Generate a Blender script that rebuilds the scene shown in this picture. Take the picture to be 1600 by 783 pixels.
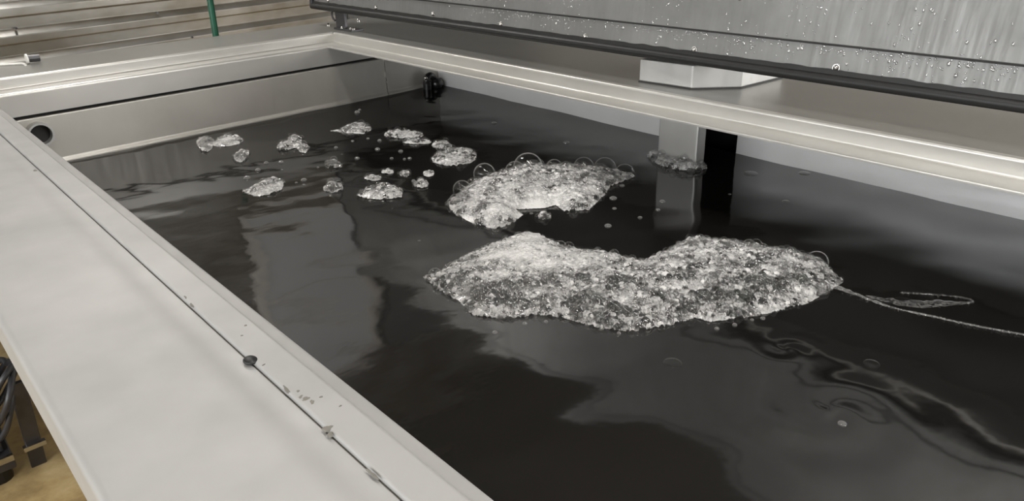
import bpy, bmesh, math, random
import numpy as np
from mathutils import Matrix, Vector

for o in list(bpy.data.objects):
    bpy.data.objects.remove(o)
random.seed(7)
rng = np.random.default_rng(11)
C = bpy.context.scene.collection
S = 0.7            # metres per modelling unit (camera stands 1 unit above the water)

# ------------------------------------------------------------------ camera
FPX, CX, CY = 1164.2, 800.0, 391.5
VY = np.array([-350.32, -109.65]); VX = np.array([2230.0, -186.29])
def _d(v):
    q = np.array([v[0]-CX, -(v[1]-CY), -FPX]); return q/np.linalg.norm(q)
dX, dY = _d(VX), _d(VY)
dY = dY - dX*np.dot(dX, dY); dY /= np.linalg.norm(dY)
RW = np.array([dX, dY, np.cross(dX, dY)])
cam_d = bpy.data.cameras.new('camera'); cam = bpy.data.objects.new('camera', cam_d); C.objects.link(cam)
cam_d.sensor_width = 36.0; cam_d.lens = FPX/1600*36.0
cam_d.clip_start = 0.02; cam_d.clip_end = 60
m4 = Matrix([list(r) + [0] for r in RW.tolist()] + [[0, 0, 0, 1]])
m4.translation = Vector((0, 0, S))
cam.matrix_world = m4
bpy.context.scene.camera = cam
def ray(px, py): return RW @ np.array([px-CX, -(py-CY), -FPX])
def onz(px, py, z=0.0):
    r = ray(px, py); return r*((z-1)/r[2]) + np.array([0, 0, 1.0])
def ony(px, py, Y):
    r = ray(px, py); return r*(Y/r[1]) + np.array([0, 0, 1.0])
def onx(px, py, X):
    r = ray(px, py); return r*(X/r[0]) + np.array([0, 0, 1.0])

# ------------------------------------------------------------------ world, lights, exposure
sc = bpy.context.scene
sc.view_settings.view_transform = 'Standard'; sc.view_settings.look = 'None'
sc.view_settings.gamma = 1.0; sc.view_settings.use_curve_mapping = False
sc.view_settings.exposure = 0.0
sc.cycles.transparent_max_bounces = 16
sc.cycles.max_bounces = 10
w = bpy.data.worlds.new('world'); sc.world = w; w.use_nodes = True
w.node_tree.nodes['Background'].inputs[0].default_value = (0.80, 0.90, 1.0, 1)
w.node_tree.nodes['Background'].inputs[1].default_value = 1.2
def area(name, loc, target, sx, sy, power, col):
    l = bpy.data.lights.new(name, 'AREA'); l.shape = 'RECTANGLE'; l.size = sx; l.size_y = sy
    l.energy = power; l.color = col
    o = bpy.data.objects.new(name, l); C.objects.link(o); o.location = loc
    o.rotation_euler = (Vector(target)-Vector(loc)).to_track_quat('-Z', 'Y').to_euler()
    return o
area('door_daylight', (3.1, -2.9, 0.85), (2.6, 2.0, 0.4), 2.4, 2.4, 300, (1.0, 0.99, 0.97))
for wy_, wp_ in ((-1.3, 62), (0.2, 54), (1.75, 38), (3.3, 14)):
    area('window_daylight', (-3.08, wy_, 0.95), (2.0, wy_, 0.25), 1.2, 1.1, wp_, (0.97, 0.99, 1.0))

# ------------------------------------------------------------------ materials
MATS = {}
def mat(name):
    m = bpy.data.materials.new(name); m.use_nodes = True
    nt = m.node_tree; b = nt.nodes['Principled BSDF']; MATS[name] = m
    return m, nt, b
def N(nt, t, **kw):
    n = nt.nodes.new(t)
    for k, v in kw.items():
        if k in n.inputs: n.inputs[k].default_value = v
        else: setattr(n, k, v)
    return n
def ramp(nt, src, stops):
    r = nt.nodes.new('ShaderNodeValToRGB'); e = r.color_ramp.elements
    while len(e) < len(stops): e.new(0.5)
    for i, (p, c) in enumerate(stops):
        e[i].position = p; e[i].color = c if len(c) == 4 else (*c, 1)
    nt.links.new(src, r.inputs[0]); return r.outputs[0]
def coords(nt, scale=(1, 1, 1)):
    tc = nt.nodes.new('ShaderNodeTexCoord'); mp = nt.nodes.new('ShaderNodeMapping')
    mp.inputs['Scale'].default_value = scale
    nt.links.new(tc.outputs['Object'], mp.inputs[0]); return mp.outputs[0]
def steel(name, c0, c1, metal=0.8, r0=0.3, r1=0.45, streak=(2, 2, 2), bump=0.02, blotch=3.0):
    m, nt, b = mat(name)
    v = coords(nt, streak)
    n1 = N(nt, 'ShaderNodeTexNoise', Scale=18.0, Detail=5.0); nt.links.new(v, n1.inputs['Vector'])
    v2 = coords(nt)
    n2 = N(nt, 'ShaderNodeTexNoise', Scale=blotch, Detail=4.0, Roughness=0.6); nt.links.new(v2, n2.inputs['Vector'])
    col = ramp(nt, n2.outputs[0], [(0.3, c0), (0.7, c1)])
    nt.links.new(col, b.inputs['Base Color'])
    ro = N(nt, 'ShaderNodeMapRange'); nt.links.new(n1.outputs[0], ro.inputs[0])
    ro.inputs[1].default_value = 0.3; ro.inputs[2].default_value = 0.7
    ro.inputs[3].default_value = r0; ro.inputs[4].default_value = r1
    nt.links.new(ro.outputs[0], b.inputs['Roughness'])
    b.inputs['Metallic'].default_value = metal
    bp = N(nt, 'ShaderNodeBump', Strength=bump, Distance=0.01); nt.links.new(n1.outputs[0], bp.inputs['Height'])
    nt.links.new(bp.outputs[0], b.inputs['Normal'])
    return m
def plain(name, col, rough=0.5, metal=0.0, **kw):
    m, nt, b = mat(name)
    n = N(nt, 'ShaderNodeTexNoise', Scale=25.0, Detail=3.0); nt.links.new(coords(nt), n.inputs['Vector'])
    c = ramp(nt, n.outputs[0], [(0.3, tuple(x*0.85 for x in col)), (0.7, tuple(min(1, x*1.12) for x in col))])
    nt.links.new(c, b.inputs['Base Color'])
    b.inputs['Roughness'].default_value = rough; b.inputs['Metallic'].default_value = metal
    return m

M_flange = steel('flange_steel', (0.31, 0.304, 0.295), (0.39, 0.382, 0.37), 0.2, 0.50, 0.62, (1, 1, 1), 0.008, 4.0)
M_rim = steel('rim_steel', (0.50, 0.485, 0.455), (0.58, 0.565, 0.535), 0.62, 0.32, 0.40, (0.3, 0.3, 0.3), 0.0, 2.0)
M_wall = steel('inner_wall_steel', (0.44, 0.422, 0.386), (0.52, 0.50, 0.46), 0.55, 0.34, 0.46, (3, 3, 0.4), 0.01, 3.0)
M_deck = steel('deck_steel', (0.29, 0.285, 0.268), (0.34, 0.335, 0.318), 0.75, 0.34, 0.42, (0.12, 0.12, 0.12), 0.0, 1.2)
M_lid = steel('lid_steel', (0.165, 0.165, 0.16), (0.215, 0.215, 0.21), 0.5, 0.36, 0.55, (2, 7, 0.4), 0.02, 7.0)
M_box = steel('box_steel', (0.44, 0.435, 0.42), (0.52, 0.515, 0.50), 0.5, 0.35, 0.45, (4, 4, 0.4), 0.02, 3.0)
M_pale = steel('under_deck_steel', (0.70, 0.70, 0.695), (0.80, 0.80, 0.795), 0.35, 0.30, 0.42, (0.6, 0.6, 2), 0.0, 2.5)  # paler copy of the wall steel, making up for scarce light under the deck
M_bolt = plain('bolt_steel', (0.5, 0.49, 0.47), 0.22, 1.0)
M_rubber = plain('black_rubber', (0.006, 0.006, 0.006), 0.5)
M_black = plain('black_plastic', (0.012, 0.011, 0.011), 0.3)
M_green = plain('green_paint', (0.005, 0.085, 0.045), 0.35)
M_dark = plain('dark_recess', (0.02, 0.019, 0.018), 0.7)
M_dkmetal = plain('dark_steel', (0.07, 0.068, 0.072), 0.35, 0.6)
M_cable = plain('grey_cable', (0.028, 0.028, 0.032), 0.4)
M_stain = plain('dirt_stain', (0.16, 0.15, 0.13), 0.7)
M_lgt = plain('pale_plastic', (0.75, 0.73, 0.68), 0.4)
M_ceiling = plain('ceiling_sheet', (0.10, 0.098, 0.095), 0.8)
M_bwall = plain('painted_wall', (0.42, 0.40, 0.37), 0.8)

def galv():
    m, nt, b = mat('galvanised_sheet')
    v = coords(nt, (0.8, 1, 1.6))
    n = N(nt, 'ShaderNodeTexNoise', Scale=2.2, Detail=4.0, Roughness=0.6); nt.links.new(v, n.inputs['Vector'])
    c = ramp(nt, n.outputs[0], [(0.0, (0.10, 0.085, 0.06)), (0.40, (0.34, 0.32, 0.28)), (0.60, (0.52, 0.515, 0.495)), (1.0, (0.70, 0.70, 0.68))])
    nt.links.new(c, b.inputs['Base Color'])
    b.inputs['Metallic'].default_value = 0.88
    b.inputs['Roughness'].default_value = 0.30
    return m
M_galv = galv()

def floor_mat():
    m, nt, b = mat('stained_concrete')
    n = N(nt, 'ShaderNodeTexNoise', Scale=7.0, Detail=8.0, Roughness=0.65); nt.links.new(coords(nt), n.inputs['Vector'])
    c = ramp(nt, n.outputs[0], [(0.32, (0.26, 0.17, 0.07)), (0.5, (0.46, 0.33, 0.15)), (0.68, (0.60, 0.46, 0.24))])
    nt.links.new(c, b.inputs['Base Color']); b.inputs['Roughness'].default_value = 0.75
    return m
M_floor = floor_mat()

def film_fresnel(nt, f0, pw=4.0, k=0.7):
    """mirror share of a thin film, the same from either side"""
    lw = N(nt, 'ShaderNodeLayerWeight'); lw.inputs[0].default_value = 0.5
    p_ = N(nt, 'ShaderNodeMath', operation='POWER'); nt.links.new(lw.outputs['Facing'], p_.inputs[0]); p_.inputs[1].default_value = pw
    q_ = N(nt, 'ShaderNodeMath', operation='MULTIPLY_ADD', use_clamp=True); nt.links.new(p_.outputs[0], q_.inputs[0])
    q_.inputs[1].default_value = k; q_.inputs[2].default_value = f0
    return q_
def water_mat():
    m, nt, b = mat('dark_water'); out = nt.nodes['Material Output']
    b.inputs['Base Color'].default_value = (0.007, 0.0062, 0.0055, 1)
    b.inputs['Roughness'].default_value = 0.6; b.inputs['Specular IOR Level'].default_value = 0.0
    n = N(nt, 'ShaderNodeTexNoise', Scale=9.0, Detail=3.0, Roughness=0.5); nt.links.new(coords(nt, (1.0, 1.4, 1)), n.inputs['Vector'])
    bp = N(nt, 'ShaderNodeBump', Strength=0.05, Distance=0.01); nt.links.new(n.outputs[0], bp.inputs['Height'])
    gl = N(nt, 'ShaderNodeBsdfGlossy'); gl.inputs['Roughness'].default_value = 0.07; nt.links.new(bp.outputs[0], gl.inputs['Normal'])
    fr = film_fresnel(nt, 0.21, 4.0, 0.06)
    mx = N(nt, 'ShaderNodeMixShader'); nt.links.new(fr.outputs[0], mx.inputs[0]); nt.links.new(b.outputs[0], mx.inputs[1]); nt.links.new(gl.outputs[0], mx.inputs[2])
    nt.links.new(mx.outputs[0], out.inputs[0])
    return m
M_water = water_mat()

def bubble_mat(name, rim, body, tint=(0.92, 0.91, 0.89)):
    """thin soap film: clear when seen square on, white at the grazing edge, glossy all over"""
    m, nt, b = mat(name); nt.nodes.remove(b)
    out = nt.nodes['Material Output']
    tr = N(nt, 'ShaderNodeBsdfTransparent'); tr.inputs[0].default_value = (0.97, 0.97, 0.97, 1)
    df = N(nt, 'ShaderNodeBsdfDiffuse'); df.inputs[0].default_value = (*tint, 1)
    gl = N(nt, 'ShaderNodeBsdfGlossy'); gl.inputs['Roughness'].default_value = 0.06
    lw = N(nt, 'ShaderNodeLayerWeight'); lw.inputs[0].default_value = 0.5
    fac = ramp(nt, lw.outputs['Facing'], [(0.0, (body,)*3), (0.55, (body,)*3), (0.95, (rim,)*3)])
    m1 = N(nt, 'ShaderNodeMixShader'); nt.links.new(fac, m1.inputs[0])
    nt.links.new(tr.outputs[0], m1.inputs[1]); nt.links.new(df.outputs[0], m1.inputs[2])
    tl = N(nt, 'ShaderNodeBsdfTranslucent'); tl.inputs[0].default_value = (*tint, 1)
    m0 = N(nt, 'ShaderNodeMixShader'); m0.inputs[0].default_value = 0.5
    nt.links.new(df.outputs[0], m0.inputs[1]); nt.links.new(tl.outputs[0], m0.inputs[2]); nt.links.new(m0.outputs[0], m1.inputs[2])
    fr = film_fresnel(nt, 0.05)
    m2 = N(nt, 'ShaderNodeMixShader'); nt.links.new(fr.outputs[0], m2.inputs[0])
    nt.links.new(m1.outputs[0], m2.inputs[1]); nt.links.new(gl.outputs[0], m2.inputs[2])
    nt.links.new(m2.outputs[0], out.inputs[0])
    return m
M_bub = bubble_mat('foam_bubbles', 0.30, 0.0)
M_speck = bubble_mat('small_bubble_film', 0.85, 0.22)
M_dome = bubble_mat('large_bubble_film', 0.55, 0.0)

def froth_mat():
    """white cell walls of the froth; where a cell is clear the film shows what lies below"""
    m, nt, b = mat('froth'); out = nt.nodes['Material Output']
    at = N(nt, 'ShaderNodeAttribute'); at.attribute_name = 'froth_cover'
    v = coords(nt)
    no = N(nt, 'ShaderNodeTexNoise', Scale=260.0, Detail=2.0, Roughness=0.6); nt.links.new(v, no.inputs['Vector'])
    b.inputs['Base Color'].default_value = (0.80, 0.79, 0.775, 1); b.inputs['Roughness'].default_value = 0.09
    bp = N(nt, 'ShaderNodeBump', Strength=0.25, Distance=0.002); nt.links.new(no.outputs[0], bp.inputs['Height'])
    nt.links.new(bp.outputs[0], b.inputs['Normal'])
    a = N(nt, 'ShaderNodeMath', operation='MULTIPLY_ADD'); nt.links.new(no.outputs[0], a.inputs[0])
    a.inputs[1].default_value = 0.9; a.inputs[2].default_value = -0.45
    s = N(nt, 'ShaderNodeMath', operation='ADD', use_clamp=True); nt.links.new(at.outputs['Fac'], s.inputs[0])
    nt.links.new(a.outputs[0], s.inputs[1])
    tr = N(nt, 'ShaderNodeBsdfTransparent'); gl = N(nt, 'ShaderNodeBsdfGlossy'); gl.inputs['Roughness'].default_value = 0.08
    fr = film_fresnel(nt, 0.06)
    fm = N(nt, 'ShaderNodeMixShader'); nt.links.new(fr.outputs[0], fm.inputs[0]); nt.links.new(tr.outputs[0], fm.inputs[1]); nt.links.new(gl.outputs[0], fm.inputs[2])
    mx = N(nt, 'ShaderNodeMixShader'); nt.links.new(s.outputs[0], mx.inputs[0])
    nt.links.new(fm.outputs[0], mx.inputs[1]); nt.links.new(b.outputs[0], mx.inputs[2])
    nt.links.new(mx.outputs[0], out.inputs[0])
    return m
M_froth = froth_mat()

def drop_mat():
    """clear bead of water: see-through, with the mirror glints of a wet surface"""
    m, nt, b = mat('water_drop'); nt.nodes.remove(b); out = nt.nodes['Material Output']
    tr = N(nt, 'ShaderNodeBsdfTransparent'); n = N(nt, 'ShaderNodeTexNoise', Scale=40.0); nt.links.new(coords(nt), n.inputs['Vector'])
    c = ramp(nt, n.outputs[0], [(0.3, (0.94, 0.94, 0.94)), (0.7, (1, 1, 1))]); nt.links.new(c, tr.inputs[0])
    gl = N(nt, 'ShaderNodeBsdfGlossy'); gl.inputs['Roughness'].default_value = 0.08
    fr = film_fresnel(nt, 0.34, 3.0, 0.1)
    mx = N(nt, 'ShaderNodeMixShader'); nt.links.new(fr.outputs[0], mx.inputs[0]); nt.links.new(tr.outputs[0], mx.inputs[1]); nt.links.new(gl.outputs[0], mx.inputs[2])
    nt.links.new(mx.outputs[0], out.inputs[0]); return m
M_drop = drop_mat()
def emit(name, col, st):
    m, nt, b = mat(name); b.inputs['Emission Color'].default_value = (*col, 1); b.inputs['Emission Strength'].default_value = st
    b.inputs['Base Color'].default_value = (0.22, 0.22, 0.22, 1); return m
M_tube = emit('lamp_tube', (1.0, 0.96, 0.90), 22.0)
M_pane = emit('frosted_pane', (1.0, 0.98, 0.94), 0.22)
M_pane2 = emit('daylit_pane', (0.97, 0.99, 1.0), 2.0)
M_ddoor = plain('dark_door', (0.09, 0.088, 0.085), 0.7)

# ------------------------------------------------------------------ builders (modelling units in, metres out)
def tag(o, label=None, cat=None, group=None, kind=None):
    if label: o['label'] = label
    if cat: o['category'] = cat
    if group: o['group'] = group
    if kind: o['kind'] = kind
    return o
def empty(name, loc, label, cat, group=None, kind=None):
    o = bpy.data.objects.new(name, None); C.objects.link(o); o.empty_display_size = 0.05
    o.location = np.array(loc)*S
    return tag(o, label, cat, group, kind)
def org(o):
    p = Vector((0, 0, 0))
    while o is not None: p += o.location; o = o.parent
    return np.array(p)
def link(name, me, parent=None, loc=None):
    o = bpy.data.objects.new(name, me); C.objects.link(o)
    if parent: o.parent = parent
    if loc is not None: o.location = np.array(loc)*S - (org(parent) if parent else 0)
    return o
def mesh(name, V, F, m, parent=None, smooth=False, base=None):
    """V in world modelling units; origin goes to the parent's origin, or to base"""
    V = np.asarray(V, float)*S
    o0 = org(parent) if parent else (np.array(base)*S if base is not None else np.zeros(3))
    me = bpy.data.meshes.new(name); me.from_pydata((V-o0).tolist(), [], F); me.materials.append(m)
    if smooth: me.polygons.foreach_set('use_smooth', [True]*len(me.polygons))
    me.update()
    o = bpy.data.objects.new(name, me); C.objects.link(o)
    if parent: o.parent = parent
    else: o.location = o0
    return o
def fixn(o):
    bm = bmesh.new(); bm.from_mesh(o.data); bmesh.ops.recalc_face_normals(bm, faces=bm.faces[:]); bm.to_mesh(o.data); bm.free(); return o
class MB:
    def __init__(s): s.V = []; s.F = []
    def add(s, V, F):
        n = len(s.V); s.V += [tuple(v) for v in V]; s.F += [tuple(i+n for i in f) for f in F]; return s
    def box(s, x0, x1, y0, y1, z0, z1):
        return s.add([(x, y, z) for x in (x0, x1) for y in (y0, y1) for z in (z0, z1)],
                     [(0, 1, 3, 2), (4, 6, 7, 5), (0, 4, 5, 1), (2, 3, 7, 6), (0, 2, 6, 4), (1, 5, 7, 3)])
    def tube(s, pts, r, n=10, caps=True, closed=False):
        pts = [np.array(p, float) for p in pts]; k = len(pts); rr = r if hasattr(r, '__len__') else [r]*k
        V = []; up = None
        for i, p in enumerate(pts):
            if closed: t = pts[(i+1) % k]-pts[i-1]
            else: t = pts[min(i+1, k-1)]-pts[max(i-1, 0)]
            t /= np.linalg.norm(t)
            if up is None:
                up = np.array([0, 0, 1.0]) if abs(t[2]) < 0.9 else np.array([1.0, 0, 0])
            u = up - t*np.dot(up, t); u /= np.linalg.norm(u); up = u; v = np.cross(t, u)
            for j in range(n):
                a = 2*math.pi*j/n; V.append(p + rr[i]*(math.cos(a)*u + math.sin(a)*v))
        F = []
        for i in range(k if closed else k-1):
            i2 = (i+1) % k
            for j in range(n): F.append((i*n+j, i*n+(j+1) % n, i2*n+(j+1) % n, i2*n+j))
        if caps and not closed: F += [tuple(range(n-1, -1, -1)), tuple((k-1)*n+j for j in range(n))]
        return s.add(V, F)
    def prism(s, poly, f, a0, a1):
        """closed 2-D polygon swept from a0 to a1; f(u, v, a) gives the point"""
        n = len(poly)
        V = [f(u, v, a0) for u, v in poly] + [f(u, v, a1) for u, v in poly]
        F = [(i, (i+1) % n, n+(i+1) % n, n+i) for i in range(n)] + [tuple(range(n-1, -1, -1)), tuple(range(n, 2*n))]
        return s.add(V, F)
    def build(s, name, m, parent=None, smooth=False, base=None):
        return fixn(mesh(name, s.V, s.F, m, parent, smooth, base))
def fillet(pts, r, n=5):
    out = [np.array(pts[0], float)]
    for i in range(1, len(pts)-1):
        p, a, b = np.array(pts[i], float), np.array(pts[i-1], float), np.array(pts[i+1], float)
        ri = r[i] if hasattr(r, '__len__') else r
        da, db = np.linalg.norm(a-p), np.linalg.norm(b-p)
        q = min(ri, da*0.45, db*0.45)
        A, B = p+(a-p)/da*q, p+(b-p)/db*q
        for k in range(n+1):
            t = k/n; out.append((1-t)**2*A + 2*t*(1-t)*p + t*t*B)
    out.append(np.array(pts[-1], float)); return out
def sheet(pts, th, r):
    """2-D bent sheet: centre polyline filleted, thickened to one side (left of travel)"""
    c = fillet(pts, r); k = len(c); off = []
    for i in range(k):
        t = c[min(i+1, k-1)]-c[max(i-1, 0)]; t /= np.linalg.norm(t)
        off.append(c[i] + th*np.array([-t[1], t[0]]))
    return [tuple(p) for p in c] + [tuple(p) for p in off[::-1]]
fXZ = lambda u, v, a: (u, a, v)      # profile in x,z swept along y
fYZ = lambda u, v, a: (a, u, v)      # profile in y,z swept along x
fXY = lambda u, v, a: (u, v, a)
def bevel(o, wd, seg=2):
    b = o.modifiers.new('bevel', 'BEVEL'); b.width = wd*S; b.segments = seg; b.limit_method = 'ANGLE'; b.angle_limit = math.radians(40)
    return o
def auto_smooth(o, ang=35):
    me = o.data; me.polygons.foreach_set('use_smooth', [True]*len(me.polygons)); me.set_sharp_from_angle(angle=math.radians(ang))
    w_ = o.modifiers.new('weighted_normal', 'WEIGHTED_NORMAL'); w_.weight = 100; w_.keep_sharp = True
    return o
def ico(sub):
    bm = bmesh.new(); bmesh.ops.create_icosphere(bm, subdivisions=sub, radius=1.0)
    V = np.array([v.co[:] for v in bm.verts]); F = np.array([[v.index for v in f.verts] for f in bm.faces]); bm.free(); return V, F
ICO = {i: ico(i) for i in (1, 2, 3, 4)}
def tri_mesh(name, V, F, m, parent, smooth=True):
    V = np.asarray(V)*S - (org(parent) if parent else 0)
    me = bpy.data.meshes.new(name)
    me.vertices.add(len(V)); me.vertices.foreach_set('co', V.astype(np.float32).ravel())
    me.loops.add(F.size); me.loops.foreach_set('vertex_index', F.astype(np.int32).ravel())
    k = F.shape[1]
    me.polygons.add(len(F)); me.polygons.foreach_set('loop_start', np.arange(0, F.size, k, dtype=np.int32))
    me.polygons.foreach_set('use_smooth', np.full(len(F), smooth))
    me.update(calc_edges=True); me.validate(); me.materials.append(m)
    o = bpy.data.objects.new(name, me); C.objects.link(o)
    if parent: o.parent = parent
    return o
def many_spheres(P, R, sub, sq=None):
    V0, F0 = ICO[sub]; n = len(P)
    sc_ = np.ones((n, 3)) if sq is None else sq
    V = (V0[None]*(R[:, None]*sc_)[:, None, :] + P[:, None, :]).reshape(-1, 3)
    F = (F0[None] + (np.arange(n)*len(V0))[:, None, None]).reshape(-1, 3)
    return V, F
def sines(nw, lo, hi, seed, aniso=None):
    g = np.random.default_rng(seed)
    k = 2*math.pi/np.exp(g.uniform(np.log(lo), np.log(hi), nw)); a = g.uniform(0, 2*math.pi, nw)
    if aniso is not None: a = aniso[0] + g.normal(0, aniso[1], nw)
    ph = g.uniform(0, 6.28, nw); amp = 1/k
    amp = amp/np.sqrt((amp**2).sum()/2)
    def f(x, y):
        z = np.zeros_like(x)
        for i in range(nw): z += amp[i]*np.sin(k[i]*(np.cos(a[i])*x+np.sin(a[i])*y)+ph[i])
        return z
    return f

# ------------------------------------------------------------------ dimensions read from the photograph (units of camera height over water)
XL_OUT, XL_SEAM, XL_RISE, XL_LEDGE = 0.080, 0.339, 0.395, 0.448
XR_LEDGE, XR_RISE, XR_WALL = 2.065, 2.168, 2.81
YF_LEDGE, YF_RISE, YF_PLATE = 3.822, 3.928, 4.36
ZL, ZD = 0.335, 0.385
YN = -1.35            # near end of the tank, behind the frame
ZFLOOR = -0.93
XDK = 3.9             # outer side of the deck

# ------------------------------------------------------------------ the setting
ZC = 5.4
X0R, X1R, Y0R, Y1R = -4.5, 7.0, -4.0, 8.3
def slab(name, m, *b):
    o = MB().box(*b).build(name, m, None, base=((b[0]+b[1])/2, (b[2]+b[3])/2, b[4])); tag(o, kind='structure'); return o
slab('floor', M_floor, X0R, X1R, Y0R, Y1R, ZFLOOR-0.1, ZFLOOR)
slab('ceiling', M_ceiling, X0R, X1R, Y0R, Y1R, ZC, ZC+0.1)
slab('wall_left', M_bwall, X0R-0.1, X0R, Y0R, Y1R, ZFLOOR, ZC)
slab('wall_right', M_bwall, X1R, X1R+0.1, Y0R, Y1R, ZFLOOR, ZC)
fw = MB(); fw.box(X0R, 2.5, Y0R-0.1, Y0R, ZFLOOR, ZC); fw.box(6.4, X1R, Y0R-0.1, Y0R, ZFLOOR, ZC); fw.box(2.5, 6.4, Y0R-0.1, Y0R, 3.2, ZC)
tag(fw.build('wall_front', M_bwall, None, base=(0, Y0R, ZFLOOR)), kind='structure')

# back wall: box-rib sheets, yawed a little
yaw = 0.146
wb = empty('wall_back', (1.0, 6.5, ZFLOOR), None, None, kind='structure')
def wallpt(x, d, z): return (x + d*yaw, 6.5 + yaw*(x-1.0) - d, z)
PITCH, ZB0 = 0.176, None
zb = 0.5*(1+(50-50)*0) 
r_ = ray(0, 50); t_ = (6.5 - yaw)/(r_[1]-yaw*r_[0]); ZB0 = 1 + r_[2]*t_
r_ = ray(0, 93); t_ = (6.5 - yaw)/(r_[1]-yaw*r_[0]); PITCH = ZB0 - (1 + r_[2]*t_)
def rib_profile():
    p = []; k0 = int(math.floor((ZFLOOR-ZB0)/PITCH))
    for k in range(k0, 32):
        z = ZB0 + k*PITCH       # top shoulder of a rib
        p += [(0.0, z-0.52*PITCH), (0.042, z-0.47*PITCH), (0.042, z-0.18*PITCH), (0.0, z+0.06*PITCH)]
    return [q for q in p if q[1] > ZFLOOR] 
prof = fillet(rib_profile(), 0.006, 3)
sheets_x = [(-6.0, -1.6), (-1.6, 1.98), (1.98, 5.2), (5.2, 8.6)]
for i, (a, b_) in enumerate(sheets_x):
    lift = 0.004*(i % 2)
    V = []; F = []
    for d, z in prof:
        V += [wallpt(a-0.03, d+lift, z), wallpt(b_+0.03, d+lift, z), wallpt(a-0.03, d+lift-0.012, z), wallpt(b_+0.03, d+lift-0.012, z)]
    for j in range(len(prof)-1):
        k = 4*j; F += [(k, k+1, k+5, k+4), (k+2, k+6, k+7, k+3), (k, k+4, k+6, k+2), (k+1, k+3, k+7, k+5)]
    o = MB().add(V, F).build('corrugated_sheet', M_galv, wb); auto_smooth(o, 25)
# small screws on the sheets
for (px, py) in [(25, 44), (246, 20), (300, 58)]:
    r_ = ray(px, py); t_ = (6.5 - yaw - 0.045)/(r_[1]-yaw*r_[0]); p = r_*t_ + np.array([0, 0, 1])
    MB().tube([p+np.array([0, 0.02, 0]), p+np.array([0, -0.014, 0])], 0.008, 8).build('screw', M_dkmetal, wb)

# windows in the left wall, frosted window and dark roller door in the back wall
def window_left(n, yc):
    x = X0R; r = empty('window_%d' % n, (x, yc, 0.6), None, None, kind='structure')
    mb = MB()
    for y_ in (yc-0.9, yc+0.84): mb.box(x+0.001, x+0.05, y_, y_+0.06, 0.55, 2.15)
    for z_ in (0.55, 2.09): mb.box(x+0.001, x+0.05, yc-0.84, yc+0.84, z_, z_+0.06)
    mb.box(x+0.001, x+0.045, yc-0.02, yc+0.02, 0.61, 2.09)
    mb.build('window_frame', M_bwall, r)
    for y_ in (yc-0.84, yc+0.02): MB().box(x+0.005, x+0.02, y_, y_+0.82, 0.61, 2.09).build('pane', M_pane2, r)
for i_, yc in enumerate((-1.9, 0.3, 2.5, 4.7)): window_left(i_+1, yc)
def wallbox(x0, x1, d0, d1, z0, z1):
    return MB().add([wallpt(x, d, z) for x in (x0, x1) for d in (d0, d1) for z in (z0, z1)], [(0, 1, 3, 2), (4, 6, 7, 5), (0, 4, 5, 1), (2, 3, 7, 6), (0, 2, 6, 4), (1, 5, 7, 3)])
r = empty('window_5', (3.1, 6.8, 1.8), None, None, kind='structure')
wallbox(2.55, 3.78, 0.05, 0.07, 1.75, 3.75).build('pane', M_pane, r)
for b4 in ((2.47, 2.55, 1.67, 3.83), (3.78, 3.86, 1.67, 3.83), (2.55, 3.78, 1.67, 1.75), (2.55, 3.78, 3.75, 3.83), (2.55, 3.78, 2.70, 2.76)):
    wallbox(b4[0], b4[1], 0.05, 0.10, b4[2], b4[3]).build('window_frame', M_bwall, r)
r = empty('door_1', (5.2, 7.1, ZFLOOR), None, None, kind='structure')
for k in range(22):
    z_ = ZFLOOR + 0.22*k
    wallbox(3.98, 6.9, 0.055, 0.085, z_+0.006, z_+0.214).build('door_slat', M_ddoor, r)
wallbox(3.98, 6.9, 0.05, 0.056, ZFLOOR, ZFLOOR+4.84).build('door_backing', M_dark, r)

# ------------------------------------------------------------------ the tank
T = empty('steel_tank', (1.3, 1.3, ZFLOOR), 'long stainless steel tank with stepped rim and wide flat flange', 'tank')
# left flange: rounded outer bend, flat top, shallow gutter against the seam
p = sheet([(XL_OUT+0.03, 0.27), (XL_OUT, 0.285), (XL_OUT, ZD-0.002), (0.285, ZD-0.002), (0.315, ZD-0.006), (XL_SEAM-0.001, ZD-0.005), (XL_SEAM-0.001, ZD-0.02)], -0.005, [0, 0.01, 0.013, 0.02, 0.02, 0.002, 0])
o = MB().prism(p, fXZ, YN, YF_RISE-0.002).build('side_flange', M_flange, T); auto_smooth(o)
p = sheet([(XL_SEAM+0.0015, ZD-0.02), (XL_SEAM+0.0015, ZD+0.001), (XL_RISE, ZD), (XL_RISE, ZL), (XL_LEDGE, ZL), (XL_LEDGE, ZL-0.09)], -0.005, [0, 0.004, 0.006, 0.005, 0.006, 0])
o = MB().prism(p, fXZ, YN, YF_RISE-0.002).build('side_rim', M_flange, T); auto_smooth(o)
tag(MB().box(XL_LEDGE-0.04, XL_LEDGE-0.006, YN, YF_LEDGE+0.05, -0.75, ZL-0.006).build('side_wall', M_wall, T))
# seam filler (dark joint below the two sheets)
MB().box(XL_SEAM-0.004, XL_SEAM+0.006, YN, YF_RISE, ZD-0.03, ZD-0.008).build('seam', M_stain, T)
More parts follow.
